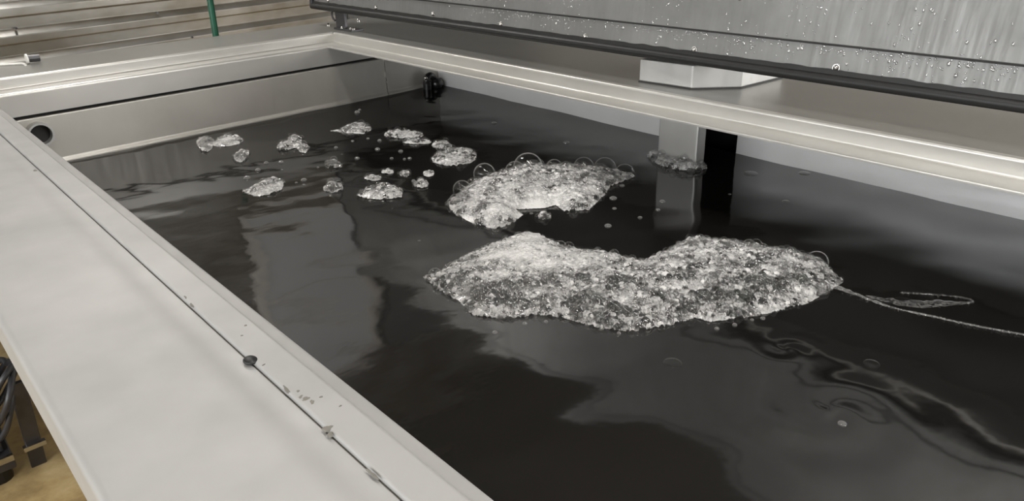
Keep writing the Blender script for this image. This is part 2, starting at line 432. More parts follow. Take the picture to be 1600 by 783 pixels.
# dark plug in the seam and dirt marks on the rim
def blob(px, py, rx, ry, z, name, m, seed, h=0.0015, ang=0.0):
    c = onz(px, py, z); g = np.random.default_rng(seed); n = 18; V = []; 
    ph = g.uniform(0, 6.28, 4)
    for lay, (s_, zz) in enumerate(((1.0, 0.0), (0.8, h))):
        for j in range(n):
            a = 2*math.pi*j/n; k = s_*(1 + 0.22*math.sin(2*a+ph[0]) + 0.16*math.sin(3*a+ph[1]) + 0.12*math.sin(5*a+ph[2]))
            x, y = rx*k*math.cos(a), ry*k*math.sin(a)
            V.append((c[0]+x*math.cos(ang)-y*math.sin(ang), c[1]+x*math.sin(ang)+y*math.cos(ang), z+zz))
    F = [(j, (j+1) % n, n+(j+1) % n, n+j) for j in range(n)] + [tuple(range(n, 2*n))]
    return MB().add(V, F).build(name, m, T)
c = onz(391, 563, ZD)
V, F = many_spheres(np.array([[c[0], c[1], ZD]]), np.array([0.0105]), 3, np.array([[1, 1.25, 0.45]]))
o = tri_mesh('drain_plug', V, F, M_rubber, T); tag(o, 'small dark round plug in the rim seam')
for i, (px, py, rx, ry, a) in enumerate([(478, 625, .007, .004, .3), (488, 630, .006, .003, 1), (466, 613, .003, .002, .2), (502, 622, .003, .0015, 0), (470, 622, .004, .0025, .5),
                                        (512, 671, .007, .006, .5), (516, 680, .005, .004, .2), (384, 510, .003, .0015, 0), (378, 526, .002, .0015, 0), (412, 572, .003, .0015, .4),
                                        (300, 478, .0025, .008, .0), (290, 466, .002, .007, .0), (582, 742, .0022, .012, .0), (448, 610, .0025, .012, 0), (532, 636, .002, .001, 0), (55, 267, .004, .006, .3)]):
    blob(px, py, rx, ry, ZD-0.001 if px != 55 else ZD-0.0055, 'dirt_mark', M_stain, 40+i, 0.0025, a)

# far rim: fascia, ledge, riser, plate
p = sheet([(YF_LEDGE, ZL-0.104), (YF_LEDGE, ZL), (YF_RISE, ZL), (YF_RISE, ZD), (YF_RISE+0.022, ZD)], -0.005, [0, 0.014, 0.006, 0.014, 0])
o = MB().prism(p, fYZ, -0.3, XR_RISE+0.001).build('end_rim', M_rim, T); auto_smooth(o)
p = sheet([(YF_LEDGE+0.0015, ZL-0.104), (YF_LEDGE+0.0015, ZL-0.012), (YF_LEDGE+0.06, ZL-0.012)], -0.005, 0.004)
o = MB().prism(p, fYZ, XR_RISE, XR_WALL).build('end_fascia', M_rim, T); auto_smooth(o)
MB().box(-0.3, XDK, YF_LEDGE+0.045, YF_LEDGE+0.06, -0.75, ZL-0.02).build('end_backing', M_dark, T)  # coloured dark for the shade in the gap below the fascia
# lower end wall: rolled top lip, flat face, small sloped foot at the waterline
zt = ZL-0.118
p = sheet([(YF_LEDGE+0.045, zt-0.004), (YF_LEDGE+0.002, zt), (YF_LEDGE-0.001, 0.020), (YF_LEDGE-0.011, 0.006), (YF_LEDGE-0.012, -0.7)], 0.006, [0, 0.008, 0.004, 0.003, 0])
xs = 2.425
for a, b_ in ((0.33, xs-0.002), (xs+0.002, XR_WALL)):
    o = MB().prism(p, fYZ, a, b_).build('end_wall_panel', M_wall, T); auto_smooth(o)
for z in (0.075, 0.105, 0.195):
    MB().box(xs-0.007, xs+0.007, YF_LEDGE-0.006, YF_LEDGE+0.01, z, z+0.03 if z > .1 else z+.01).build('weld_tab', M_wall, T)
# right wall, post and near wall
for a, b_ in ((YN, 1.68), (1.90, YF_LEDGE+0.04)):
    MB().box(XR_WALL, XR_WALL+0.02, a, b_, -0.75, ZD-0.012).build('deck_side_wall', M_pale, T)
rc = MB(); rc.box(XR_WALL+0.50, XR_WALL+0.52, 1.66, 1.92, -0.75, ZD-0.014); rc.box(XR_WALL+0.02, XR_WALL+0.50, 1.66, 1.68, -0.75, ZD-0.014); rc.box(XR_WALL+0.02, XR_WALL+0.50, 1.90, 1.92, -0.75, ZD-0.014)
rc.build('overflow_recess', M_dkmetal, T)  # walls coloured dark to deepen the shade inside the opening
o = MB().box(2.515, 2.575, 1.682, 1.88, -0.7, ZD-0.016).build('post', M_box, T); bevel(o, 0.008)
MB().box(0.35, XDK, YN-0.02, YN, -0.75, ZD-0.012).build('near_wall', M_wall, T)
MB().box(0.35, XDK, YN, YF_LEDGE+0.04, -0.78, -0.75).build('tank_bottom', M_wall, T)
# right rim: ledge edge, ledge, riser, deck
p = sheet([(XR_LEDGE, ZL-0.010), (XR_LEDGE, ZL-0.001), (XR_RISE, ZL-0.001), (XR_RISE, ZD), (XR_RISE+0.022, ZD)], -0.005, [0, 0.004, 0.006, 0.012, 0])
o = MB().prism(p, fXZ, YN, YF_RISE-0.0005).build('deck_rim', M_rim, T); auto_smooth(o)
MB().box(XR_RISE+0.021, XDK, YN, YF_PLATE, ZD-0.014, ZD-0.0006).build('deck', M_deck, T)
MB().box(XDK-0.02, XDK, YN, YF_PLATE, ZFLOOR, ZD-0.014).build('deck_skirt', M_wall, T)
MB().box(-0.3, XDK, YF_PLATE-0.02, YF_PLATE-0.006, ZFLOOR, ZD-0.02).build('end_skirt', M_wall, T)
for x in (0.36, 3.75):
    for y in (YN+0.1, 1.3, YF_LEDGE-0.15):
        MB().box(x, x+0.09, y, y+0.09, ZFLOOR, -0.75).build('leg', M_dkmetal, T)
MB().box(-0.3, XR_RISE+0.021, YF_RISE+0.021, YF_PLATE, ZD-0.014, ZD-0.0006).build('end_plate', M_deck, T)
# pipe outlet in the end wall
pc = ony(61, 208, YF_LEDGE); R0, R1 = 0.052, 0.0435
mb = MB(); n = 32; V = []; ys = [YF_LEDGE+0.03, YF_LEDGE-0.045]
for (r, y) in ((R0, ys[0]), (R0, ys[1]), (R1, ys[1]), (R1, ys[0])):
    for j in range(n): V.append((pc[0]+r*math.cos(2*math.pi*j/n), y, pc[2]+r*math.sin(2*math.pi*j/n)))
F = []
for i in range(3):
    for j in range(n): F.append((i*n+j, i*n+(j+1) % n, (i+1)*n+(j+1) % n, (i+1)*n+j))
po = mb.add(V, F).build('overflow_pipe', M_box, T); auto_smooth(po, 50); tag(po, 'open round pipe end in the tank wall')
MB().tube([(pc[0], YF_LEDGE+0.0, pc[2]), (pc[0], YF_LEDGE-0.003, pc[2])], R1, 28).build('bore_shade_disc', M_dark, po)  # dark disc in place of a hole, for the unlit pipe inside
# bolts on the end plate
def dome_bolt(name, c, r, axis, m, parent):
    c = np.array(c); a = np.array(axis, float)
    mb = MB(); mb.tube([c - a*r*0.1, c + a*r*0.35], r*1.25, 12)
    prof_ = [(r*math.cos(t), r*0.35 + r*0.9*math.sin(t)) for t in (0, .4, .8, 1.2, 1.5)]
    mb.tube([c + a*q[1] for q in prof_], [q[0] for q in prof_], 12)
    o = mb.build(name, m, parent); auto_smooth(o, 50); return o
for (px, py, r) in ((513, 40, 0.011), (560, 33, 0.011)):
    q = onz(px, py, ZD); dome_bolt('bolt', q, r, (0, 0, 1), M_bolt, T)

# ------------------------------------------------------------------ water
def water():
    x0, x1, y0, y1 = XL_LEDGE-0.006, XR_WALL, YN, YF_LEDGE-0.012
    nx, ny = 300, 520
    xs_ = np.linspace(x0, x1, nx); ys_ = np.linspace(y0, y1, ny); X, Y = np.meshgrid(xs_, ys_)
    vdir = math.atan2(0.68, 0.60)
    f1 = sines(14, 0.14, 0.5, 3, (vdir, 0.45)); f2 = sines(16, 0.05, 0.13, 4, (vdir, 0.7)); f3 = sines(10, 0.3, 0.9, 5)
    far = np.clip((Y-1.6)/1.8, 0, 1)
    Z = 0.00042*f1(X, Y) + 0.00009*f2(X, Y)*(0.3+1.2*far) + 0.0010*f3(X, Y)
    # swirl below the foam, towards the camera
    for (px, py, amp, lam, wd) in ((1300, 640, 0.0007, 0.12, 0.20), (1230, 545, 0.0004, 0.07, 0.10), (1400, 470, 0.0005, 0.07, 0.10)):
        c = onz(px, py); d = np.hypot(X-c[0], Y-c[1]); Z += amp*np.cos(2*math.pi*d/lam + 2*np.arctan2(Y-c[1], X-c[0]))*np.exp(-(d/wd)**2)
    Z -= Z.mean()
    V = np.stack([X, Y, Z], -1).reshape(-1, 3)
    I = np.arange(nx*ny).reshape(ny, nx)
    F = np.stack([I[:-1, :-1], I[:-1, 1:], I[1:, 1:], I[1:, :-1]], -1).reshape(-1, 4)
    o = tri_mesh('water', V, F, M_water, None)
    return tag(o, 'dark nearly black liquid with rippled reflections filling the tank', 'water', kind='stuff')
water()

# ------------------------------------------------------------------ the raised lid
LT = math.radians(9)           # leans back from the vertical
LX0, LZ0 = 2.27, 0.505         # front lower edge of the lid's edge strip
YL0, YL1 = YN-0.1, 4.31
LH = 0.80
def lid(u, y, d=0.0):
    """u up the lid face, d out of the face towards the tank"""
    return np.array([LX0 + u*math.sin(LT) - d*math.cos(LT), y, LZ0 + u*math.cos(LT) + d*math.sin(LT)])
lidroot = empty('tank_lid', (LX0, 1.5, ZD), 'raised grey steel lid beaded with water droplets above the deck', 'lid')
def lidbox(u0, u1, y0, y1, d0, d1):
    mb = MB()
    V = [lid(u, y, d) for u in (u0, u1) for y in (y0, y1) for d in (d0, d1)]
    return mb.add(V, [(0, 1, 3, 2), (4, 6, 7, 5), (0, 4, 5, 1), (2, 3, 7, 6), (0, 2, 6, 4), (1, 5, 7, 3)])
lidbox(0.0, 0.10, YL0, YL1, -0.012, 0.0).build('edge_strip', M_lid, lidroot)
o = lidbox(0.092, LH, YL0, YL1-0.02, -0.01, 0.010).build('inner_panel', M_lid, lidroot); bevel(o, 0.002)
lidbox(0.0865, 0.092, YL0, YL1-0.02, 0.0, 0.0065).build('panel_edge_shade', M_dark, lidroot)  # dark strip painted in for the shadow under the panel's lower edge
lidbox(0.0, LH, YL0, YL1, -0.075, -0.012).build('outer_shell', M_lid, lidroot)
lidbox(LH-0.06, LH, YL0, YL1, 0.010, 0.018).build('top_strip', M_lid, lidroot)
def ray_lid(px, py, d=0.0):
    r = ray(px, py); nrm = np.array([-math.cos(LT), 0, math.sin(LT)]); p0 = lid(0, 0, d); 
    t = np.dot(p0-np.array([0, 0, 1.0]), nrm)/np.dot(r, nrm); return r*t + np.array([0, 0, 1.0])
for (px, py) in ((513, 1), (588, 12), (677, 22), (783, 38), (915, 57), (1085, 78), (1307, 106)):
    q = ray_lid(px, py); dome_bolt('bolt', q, 0.0095, (-math.cos(LT), 0, math.sin(LT)), M_bolt, lidroot)
# rubber gasket along the lower edge and up the far end: flap with a wavering top edge, and a round bulb
g1 = sines(20, 0.03, 0.12, 21)
yy = np.linspace(YL0, YL1+0.012, 420); top = 0.018 + 0.0010*g1(yy, yy*0)
V = []; F = []
for i, y in enumerate(yy):
    V += [lid(-0.012, y, 0.012), lid(top[i], y, 0.007), lid(top[i], y, -0.002), lid(-0.012, y, -0.02)]
for i in range(len(yy)-1):
    k = 4*i
    for j in range(4): F.append((k+j, k+(j+1) % 4, k+4+(j+1) % 4, k+4+j))
F += [(0, 1, 2, 3), tuple(4*(len(yy)-1)+j for j in (3, 2, 1, 0))]
ga = MB().add(V, F).build('gasket', M_rubber, lidroot); tag(ga, 'black rubber seal along the lower edge of the lid')
V = [lid(-0.012, y, 0.006) for y in np.linspace(YL0, YL1, 60)]
o = MB().tube(V, 0.0165, 14).build('gasket_bulb', M_rubber, ga); auto_smooth(o, 60)
o = MB().tube([lid(u, YL1+0.004, 0.004) for u in np.linspace(-0.012, LH, 12)], 0.015, 10).build('end_gasket', M_rubber, lidroot); auto_smooth(o, 60)
lidbox(-0.02, 0.0, YL0, YL1, -0.075, -0.015).build('lower_edge', M_dkmetal, lidroot)
# hinge bracket at the far corner
hb = MB(); fx, fy = 2.262, 3.985
hb.box(fx-0.006, fx+0.012, fy-0.048, fy+0.052, ZD, LZ0-0.006)
h_ = hb.build('hinge_bracket', M_dkmetal, lidroot); bevel(h_, 0.002)
o = MB().box(fx-0.02, fx+0.06, fy-0.14, fy+0.06, ZD-0.0005, ZD+0.009).build('bracket_foot', M_dkmetal, h_); bevel(o, 0.002)
q = [(fx, fy+0.062+0.035*math.sin(t), ZD+0.075+0.030*math.cos(t)) for t in np.linspace(0.1, 3.0, 9)]
o = MB().tube(q, 0.006, 8).build('bracket_loop', M_dkmetal, h_); auto_smooth(o, 60)
for dy in (-0.02, -0.075, -0.11):
    dome_bolt('bracket_bolt', (fx-0.010 if dy > -.05 else fx+0.012, fy+dy, ZD+0.009), 0.009, (0, 0, 1), M_bolt, h_)
# condensation
def droplets():
    n = 1900; P = []; R = []; SQ = []
    g = np.random.default_rng(5); cl = [(g.uniform(0.0, LH), g.uniform(0.3, 3.0)) for _ in range(70)]
    while len(P) < n:
        k = g.random()
        if k < 0.55:
            c_ = cl[g.integers(len(cl))]; u, y = c_[0]+g.normal(0, .05), c_[1]+g.normal(0, .035)
        elif k < 0.75: u, y = 0.085 - abs(g.normal(0, .018)), g.uniform(0.3, 2.9)
        else: u, y = g.uniform(0, LH), g.uniform(0.3, 3.4)
        if not (0.02 < u < LH-0.02) or 0.086 < u < 0.098: continue
        if g.random() > 1.15 - 0.28*y: continue
        d = 0.010 if u > 0.092 else 0.0
        r = min(0.0062, max(0.0016, 0.0026*math.exp(g.normal(0, 0.40))))
        P.append(lid(u, y, d)); R.append(r)
    P = np.array(P); R = np.array(R)
    V0, F0 = ICO[2]; ax = np.array([-math.cos(LT), 0, math.sin(LT)])
    Vl = V0 - 0.45*(V0@ax)[:, None]*ax[None]         # flattened towards the plate
    V = (Vl[None]*R[:, None, None]*np.array([1, 1, 1.2]) + P[:, None, :]).reshape(-1, 3)
    F = (F0[None] + (np.arange(len(P))*len(V0))[:, None, None]).reshape(-1, 3)
    o = tri_mesh('water_droplets', V, F, M_drop, lidroot); tag(o, kind='stuff')
droplets()

# ------------------------------------------------------------------ chamfered housing on the deck
bx = empty('steel_housing', (2.45, 1.75, ZD), 'pale steel box with chamfered corner on the deck under the lid', 'box')
poly = [(2.262, 1.79), (2.281, 1.57), (2.413, 1.448), (2.663, 1.428), (2.663, 2.10), (2.262, 2.10)]
poly[0] = (2.262, 2.085)
poly = [(2.272, 2.06), (2.281, 1.57), (2.413, 1.448), (2.663, 1.428), (2.663, 2.06)]
poly = [(2.262, 1.795), (2.281, 1.57), (2.413, 1.448), (2.663, 1.428), (2.70, 1.72), (2.55, 1.80)]
hb2 = MB().prism(poly, fXY, ZD+0.004, ZD+0.085).build('body', M_box, bx); bevel(hb2, 0.004)
poly2 = [(2.48+(x-2.48)*1.01, 1.62+(y-1.62)*1.01) for x, y in poly]
MB().prism(poly2, fXY, ZD-0.001, ZD+0.0045).build('base_seal', M_dark, bx)

# ------------------------------------------------------------------ black elbow in the far corner
c = onz(672, 140, 0.0); c = np.array([2.70, 3.765, 0.0])
el = empty('pipe_elbow', c, 'small black pipe elbow at the waterline in the far corner', 'pipe')
q = [c + np.array([-0.02, 0, 0.02+0.0]), c+np.array([-0.03, -0.005, 0.05]), c+np.array([-0.012, -0.003, 0.08]), c+np.array([0.02, 0.0, 0.078]), c+np.array([0.045, 0.012, 0.045]), c+np.array([0.055, 0.02, -0.05])]
q = [tuple(v) for v in fillet([tuple(a) for a in q], 0.02, 4)]
o = MB().tube(q, 0.020, 12).build('bend', M_black, el); auto_smooth(o, 60)
o = MB().tube([c+np.array([-0.02, 0, 0.045]), c+np.array([-0.018, 0, -0.06])], 0.027, 14).build('socket', M_black, el); auto_smooth(o, 50)
V, F = many_spheres((c+np.array([0.05, 0.0, 0.022]))[None], np.array([0.04]), 3, np.array([[1, 1, 0.95]]))
tri_mesh('valve_body', V, F, M_black, el)
dome_bolt('knob', c+np.array([-0.035, -0.01, 0.07]), 0.012, (-0.6, -0.6, 0.5), M_bolt, el)
o = MB().tube([c+np.array([0.04, 0.0, 0.05]), c+np.array([0.042, 0, -0.05])], 0.022, 12).build('stem', M_black, el); auto_smooth(o, 50)

# ------------------------------------------------------------------ things behind the tank
g0 = ony(337.5, 57.5, 4.55); g1_ = ony(328, -1, 4.55)
dirg = (g1_-g0)
rod = empty('green_pole', g0-dirg*6.0*0 + np.array([0, 0, -1.27]), 'green painted pole standing behind the far rim', 'pole')
pts_ = [g0 - dirg*0.03, g0+dirg*0.5 + np.array([0.001, 0, 0]), g0+dirg*1.2, g0+dirg*4]
lowp = g0 - dirg*4.0; lowp = g0 - dirg*((g0[2]-ZFLOOR)/dirg[2])
rod.location = lowp*S
o = MB().tube([lowp, g0-dirg*0.1, g0 + dirg*0.6, g0+dirg*1.5], 0.0185, 12).build('shaft', M_green, rod); auto_smooth(o, 60)
o = MB().tube([lowp, lowp+dirg*0.12], 0.03, 12).build('foot', M_green, rod)

ez = onz(47, 99, ZD)
ey = empty('wire_clamp', ez, 'small bolt clamp with pale wire on the far plate', 'clamp')
mb = MB(); mb.tube([ez+np.array([-0.012, 0, 0.022]), ez+np.array([-0.004, 0, 0.022])], 0.024, 16); auto_smooth(mb.build('washer', M_lgt, ey), 50)
mb = MB(); mb.tube([ez+np.array([-0.004, 0, 0.022]), ez+np.array([0.045, 0, 0.020])], 0.017, 8); mb.build('nut', M_dkmetal, ey)
wq = [onz(-60, 103, ZD+0.006), onz(0, 101, ZD+0.006), onz(28, 99.3, ZD+0.006), onz(36, 99.3, ZD+0.006), onz(40, 101.5, ZD+0.004)]
o = MB().tube(wq, 0.0055, 8).build('wire', M_lgt, ey); auto_smooth(o, 60)

# ------------------------------------------------------------------ pump unit on the floor beside the tank
def fz(px, py, z): return onz(px, py, z)
zb_ = ZFLOOR+0.13
pk = fz(34, 704, zb_)
pu = empty('pump_unit', (pk[0]-0.25, pk[1]+0.3, ZFLOOR), 'dark pump unit with looped cables on the tan floor by the tank', 'pump')
x1, y0 = pk[0]-0.03, pk[1]
o = MB().box(x1-0.62, x1, y0, y0+0.75, ZFLOOR+0.07, zb_).build('base_plate', M_dkmetal, pu); bevel(o, 0.005)
MB().box(x1-0.62, x1, y0-0.012, y0+0.004, zb_-0.02, zb_+0.004).build('edge_bar', M_bolt, pu)
for dx in (0.06, 0.5): MB().tube([(x1-dx, y0+0.08, ZFLOOR), (x1-dx, y0+0.08, ZFLOOR+0.08)], 0.045, 14).build('foot', M_black, pu)
o = MB().tube([(x1-0.12, y0+0.22, zb_+0.13), (x1-0.12, y0+0.72, zb_+0.13)], 0.13, 24).build('motor', M_dkmetal, pu); auto_smooth(o, 50)
for k in range(5):
    o = MB().tube([(x1-0.12, y0+0.27+0.08*k, zb_+0.13), (x1-0.12, y0+0.285+0.08*k, zb_+0.13)], 0.145, 24).build('cooling_fin', M_dkmetal, pu)
o = MB().box(x1-0.12, x1-0.02, y0+0.04, y0+0.12, zb_, zb_+0.05).build('terminal_block', M_cable, pu); bevel(o, 0.006)
for k in range(2): dome_bolt('bolt', (x1-0.05-0.05*k, y0+0.03, zb_), 0.012, (0, 0, 1), M_bolt, pu)
cc = fz(4, 622, ZFLOOR+0.30)
for k, (rr, zz) in enumerate(((0.17, 0.20), (0.20, 0.26), (0.15, 0.30))):
    pts_ = [(cc[0]-0.01+0.06*math.cos(t)+0.012*k, cc[1]+rr*math.sin(t), cc[2]+0.13*math.cos(t+0.5*k)+0.02*k) for t in np.linspace(0, 6.0, 26)]
    o = MB().tube(pts_, 0.011, 8).build('cable', M_cable, pu); auto_smooth(o, 60)
b0 = fz(58, 726, ZFLOOR)
b0[0] += 0.015
br = empty('steel_bracket', b0, 'dark flat steel bar leaning beside the pump unit', 'bar')
tp = fz(30, 596, ZFLOOR+0.42)
V = []
for q in (b0, tp):
    for dx in (-0.035, 0.018):
        for dy in (-0.012, 0.012): V.append(q+np.array([dx, dy, 0]))
o = MB().add(V, [(0, 1, 3, 2), (4, 6, 7, 5), (0, 4, 5, 1), (2, 3, 7, 6), (0, 2, 6, 4), (1, 5, 7, 3)]).build('flat_bar', M_dkmetal, br); bevel(o, 0.003)
mid = b0*0.72 + tp*0.28
MB().box(mid[0]-0.045, mid[0]+0.03, mid[1]-0.03, mid[1]-0.008, mid[2]-0.012, mid[2]+0.006).build('cross_strip', M_bolt, br)

# ------------------------------------------------------------------ foam
def inpoly(P, x, y):
    n = len(P); ins = np.zeros(x.shape, bool)
    for i in range(n):
        x1_, y1_ = P[i]; x2_, y2_ = P[(i+1) % n]
        c_ = ((y1_ > y) != (y2_ > y)) & (x < (x2_-x1_)*(y-y1_)/(y2_-y1_+1e-12)+x1_); ins ^= c_
    return ins
def edged(P, x, y):
    d = np.full(x.shape, 1e9); n = len(P)
    for i in range(n):
        a = np.array(P[i]); b = np.array(P[(i+1) % n]); ab = b-a; t = np.clip(((x-a[0])*ab[0]+(y-a[1])*ab[1])/(ab@ab+1e-12), 0, 1)
        d = np.minimum(d, np.hypot(x-a[0]-t*ab[0], y-a[1]-t*ab[1]))
    return d
def foam_patch(label, lower, upper=(), zs=0.0, hmax=0.012, wd=0.04, rb=(0.003, 0.0016), nb=300, dens=0.45, white=(), seed=1, domes=(), step=0.006, group=None, name='foam_patch', gaps=()):
    P = [tuple(onz(a, b, 0.0)[:2]) for a, b in lower] + [tuple(onz(a, b, zs)[:2]) for a, b in upper]
    A = np.array(P); g = np.random.default_rng(seed)
    cen = A.mean(0)
    root = empty(name, (cen[0], cen[1], 0), label, 'foam', group or 'foam floating on the dark liquid')
    lo, hi = A.min(0), A.max(0)
    nz = sines(24, 0.06, 0.25, seed+100)
    def height(x, y):
        t = np.clip(edged(P, x, y)/wd, 0, 1); h = hmax*(1-(1-t)**2)
        return h*(1 + 0.10*nz(x, y))
    W = [(onz(a, b, 0.6*hmax)[:2], r, k) for a, b, r, k in white]
    def density(x, y):
        d = np.full(x.shape, dens) + 0.16*nz(x*1.7, y*1.7)
        d = d + 0.28*np.exp(-edged(P, x, y)/0.007)
        for c_, r, k in W: d = d + k*np.exp(-((x-c_[0])**2+(y-c_[1])**2)/r**2)
        return d
    # bubble seeds
    bx_, by_ = [], []
    while len(bx_) < nb:
        m = nb*3; x = g.uniform(lo[0], hi[0], m); y = g.uniform(lo[1], hi[1], m); ok = inpoly(P, x, y)
        bx_ += x[ok].tolist(); by_ += y[ok].tolist()
    x = np.array(bx_[:nb]); y = np.array(by_[:nb]); h = height(x, y)
    dn = density(x, y)
    r = rb[0]*np.exp(g.normal(0, 0.42, nb)); r = np.clip(r, rb[0]*0.4, rb[0]*2.8)
    r *= np.clip(1.5 - 0.8*dn, 0.6, 1.5)                  # the dense froth is finer
    # froth body: a skin of bubble caps, each cell more or less clear
    st = step*0.42
    nx, ny = int((hi[0]-lo[0])/st)+2, int((hi[1]-lo[1])/st)+2
    gx, gy = np.linspace(lo[0], hi[0], nx), np.linspace(lo[1], hi[1], ny)
    X, Y = np.meshgrid(gx, gy); ins = inpoly(P, X, Y)
    base = np.where(ins, height(X, Y)*0.86, 0.0); Z = base*0.97 + 0.0006; D = density(X, Y)*0.8 + 0.1
    val = dn + g.normal(0, 0.28, nb)*np.clip(1.3-dn, 0.15, 1)
    amp = 0.95*np.clip(1.35-dn, 0.45, 1)
    for k in g.permutation(nb):
        rr = r[k]; i0, i1 = np.searchsorted(gx, (x[k]-rr, x[k]+rr)); j0, j1 = np.searchsorted(gy, (y[k]-rr, y[k]+rr))
        if i1 <= i0 or j1 <= j0: continue
        d2 = ((X[j0:j1, i0:i1]-x[k])**2 + (Y[j0:j1, i0:i1]-y[k])**2)/rr**2
        cap = h[k]*0.86 - rr*0.35 + rr*amp[k]*np.sqrt(np.clip(1-d2, 0, None))
        w_ = (d2 < 1) & (cap > Z[j0:j1, i0:i1]) & ins[j0:j1, i0:i1]
        Z[j0:j1, i0:i1][w_] = cap[w_]; D[j0:j1, i0:i1][w_] = (val[k] + 0.35*d2**2)[w_]
    Z = np.where(ins, Z, 0.0)
    I = np.arange(nx*ny).reshape(ny, nx)
    Fq = np.stack([I[:-1, :-1], I[:-1, 1:], I[1:, 1:], I[1:, :-1]], -1).reshape(-1, 4)
    keep = ins.ravel()[Fq].sum(1) == 4; Fq = Fq[keep]
    Vv = np.stack([X, Y, Z], -1).reshape(-1, 3); D = D.ravel()
    used, inv = np.unique(Fq, return_inverse=True); Fq = inv.reshape(-1, 4)
    if len(Fq):
        o = tri_mesh('froth', Vv[used], Fq, M_froth, root); tag(o, kind='stuff')
        a_ = o.data.attributes.new('froth_cover', 'FLOAT', 'POINT')
        if len(o.data.vertices) == len(used): a_.data.foreach_set('value', D[used].astype(np.float32))
    # the clear bubbles that stand free on the skin
    sel = (g.random(nb) < np.clip(0.42 - 0.33*dn, 0.02, 0.5))
    if sel.any():
        z = h*0.86 + r*0.25
        V, F = many_spheres(np.stack([x, y, np.maximum(z, r*0.1)], -1)[sel], r[sel]*1.15, 2)
        o = tri_mesh('bubbles', V, F, M_bub, root); tag(o, kind='stuff')
    for (px, py, rad, zc) in domes:
        c_ = onz(px, py, zc); V, F = many_spheres(c_[None], np.array([rad]), 4)
        k = V[F].mean(1)[:, 2] > -0.002; tri_mesh('bubble', V, F[k], M_dome, root)
    return root
def ell(cx, cy, rx, ry, n=14, seed=0, rot=0.0, jit=0.12):
    g = np.random.default_rng(seed+cx+cy); ph = g.uniform(0, 6.28, 3); out = []
    for j in range(n):
        a = 2*math.pi*j/n; k = 1 + jit*math.sin(2*a+ph[0]) + jit*0.8*math.sin(3*a+ph[1])
        x, y = rx*k*math.cos(a), ry*k*math.sin(a)
        out.append((cx + x*math.cos(rot)-y*math.sin(rot), cy + x*math.sin(rot)+y*math.cos(rot)))
    return out

foam_patch('largest white foam mound, long and lobed, in the middle of the liquid',
    [(660, 433), (690, 458), (715, 470), (738, 494), (790, 500), (840, 493), (880, 498), (930, 512), (985, 520), (1050, 509), (1085, 498), (1110, 504), (1150, 500), (1200, 491), (1260, 476), (1288, 462), (1320, 441)],
    [(1314, 420), (1292, 398), (1230, 379), (1150, 369), (1078, 359), (1040, 380), (1000, 396), (950, 383), (890, 376), (850, 357), (815, 352), (770, 369), (715, 392), (682, 415)],
    zs=0.030, hmax=0.062, wd=0.17, rb=(0.0042, 0.002), nb=6500, dens=0.16,
    white=[(790, 400, 0.13, 0.62), (870, 405, 0.12, 0.42), (1010, 410, 0.12, 0.28), (830, 365, 0.11, 0.5), (1090, 395, 0.12, 0.22), (940, 400, 0.08, 0.2), (770, 470, 0.07, -0.2), (900, 490, 0.07, -0.12), (1150, 470, 0.06, -0.15), (1190, 440, 0.05, -0.12), (705, 425, 0.05, -0.12)], seed=3, step=0.005,
    domes=[(1276, 410, 0.034, 0.02), (680, 430, 0.022, 0.008)])
foam_patch('crescent foam mound topped with big clear bubbles, behind the largest mound',
    [(697, 320), (712, 337), (745, 353), (775, 359), (802, 350), (818, 336), (806, 328), (850, 326), (868, 321), (882, 331), (920, 329), (945, 306), (955, 291), (996, 276)],
    [(985, 264), (960, 258), (900, 253), (860, 253), (825, 250), (790, 258), (745, 273), (714, 296)],
    zs=0.026, hmax=0.052, wd=0.14, rb=(0.0046, 0.002), nb=3200, dens=0.24,
    white=[(800, 300, 0.2, 0.25), (880, 305, 0.15, 0.25), (840, 318, 0.08, 0.4), (780, 335, 0.1, 0.2)], seed=5, step=0.005,
    domes=[(825, 262, 0.062, 0.025), (805, 268, 0.042, 0.025), (912, 262, 0.044, 0.02), (945, 264, 0.048, 0.012), (976, 272, 0.042, 0.0), (757, 272, 0.045, 0.02), (722, 296, 0.036, 0.005), (709, 318, 0.026, 0.004), (866, 262, 0.035, 0.02)])
SM = dict(hmax=0.016, wd=0.05, rb=(0.0046, 0.002), dens=0.26, step=0.006)
foam_patch('thin pale foam streak nearest the far wall waterline', ell(356, 221, 27, 8, rot=-0.08), nb=110, seed=21, white=[(352, 222, 0.06, 0.5)], **SM)
foam_patch('round cluster of clear bubbles at the left end of the foam streak', ell(321, 225, 16, 11), nb=60, seed=22, domes=[(318, 227, 0.028, 0.0)], **SM)
foam_patch('small oval foam patch just below the foam streak', ell(377, 244, 13, 9, rot=-0.2), nb=70, seed=23, **SM)
foam_patch('three-lobed foam patch right of the foam streak', [(430, 232), (436, 224), (448, 221), (452, 214), (464, 211), (472, 217), (472, 225), (485, 231), (478, 240), (468, 238), (462, 231), (446, 236)], nb=170, seed=24, **SM)
foam_patch('teardrop foam patch closest to the left rim', [(377, 300), (392, 305), (405, 308), (425, 304), (441, 297), (445, 286), (430, 277), (410, 284)], nb=300, seed=25, white=[(410, 298, 0.06, 0.3)], **SM)
foam_patch('oval foam patch between the two teardrop patches', ell(521, 294, 17, 8, jit=0.06), nb=110, seed=26, **SM)
foam_patch('teardrop foam patch left of the crescent mound', [(556, 307), (575, 311), (600, 313), (628, 309), (631, 298), (605, 287), (585, 292)], nb=300, seed=27, white=[(595, 303, 0.06, 0.2)], **SM)
foam_patch('far foam patch with a thin tail pointing left', [(514, 205), (528, 206), (535, 209), (552, 209), (568, 210), (583, 203), (572, 195), (555, 192), (542, 197), (530, 203)], nb=200, seed=28, **SM)
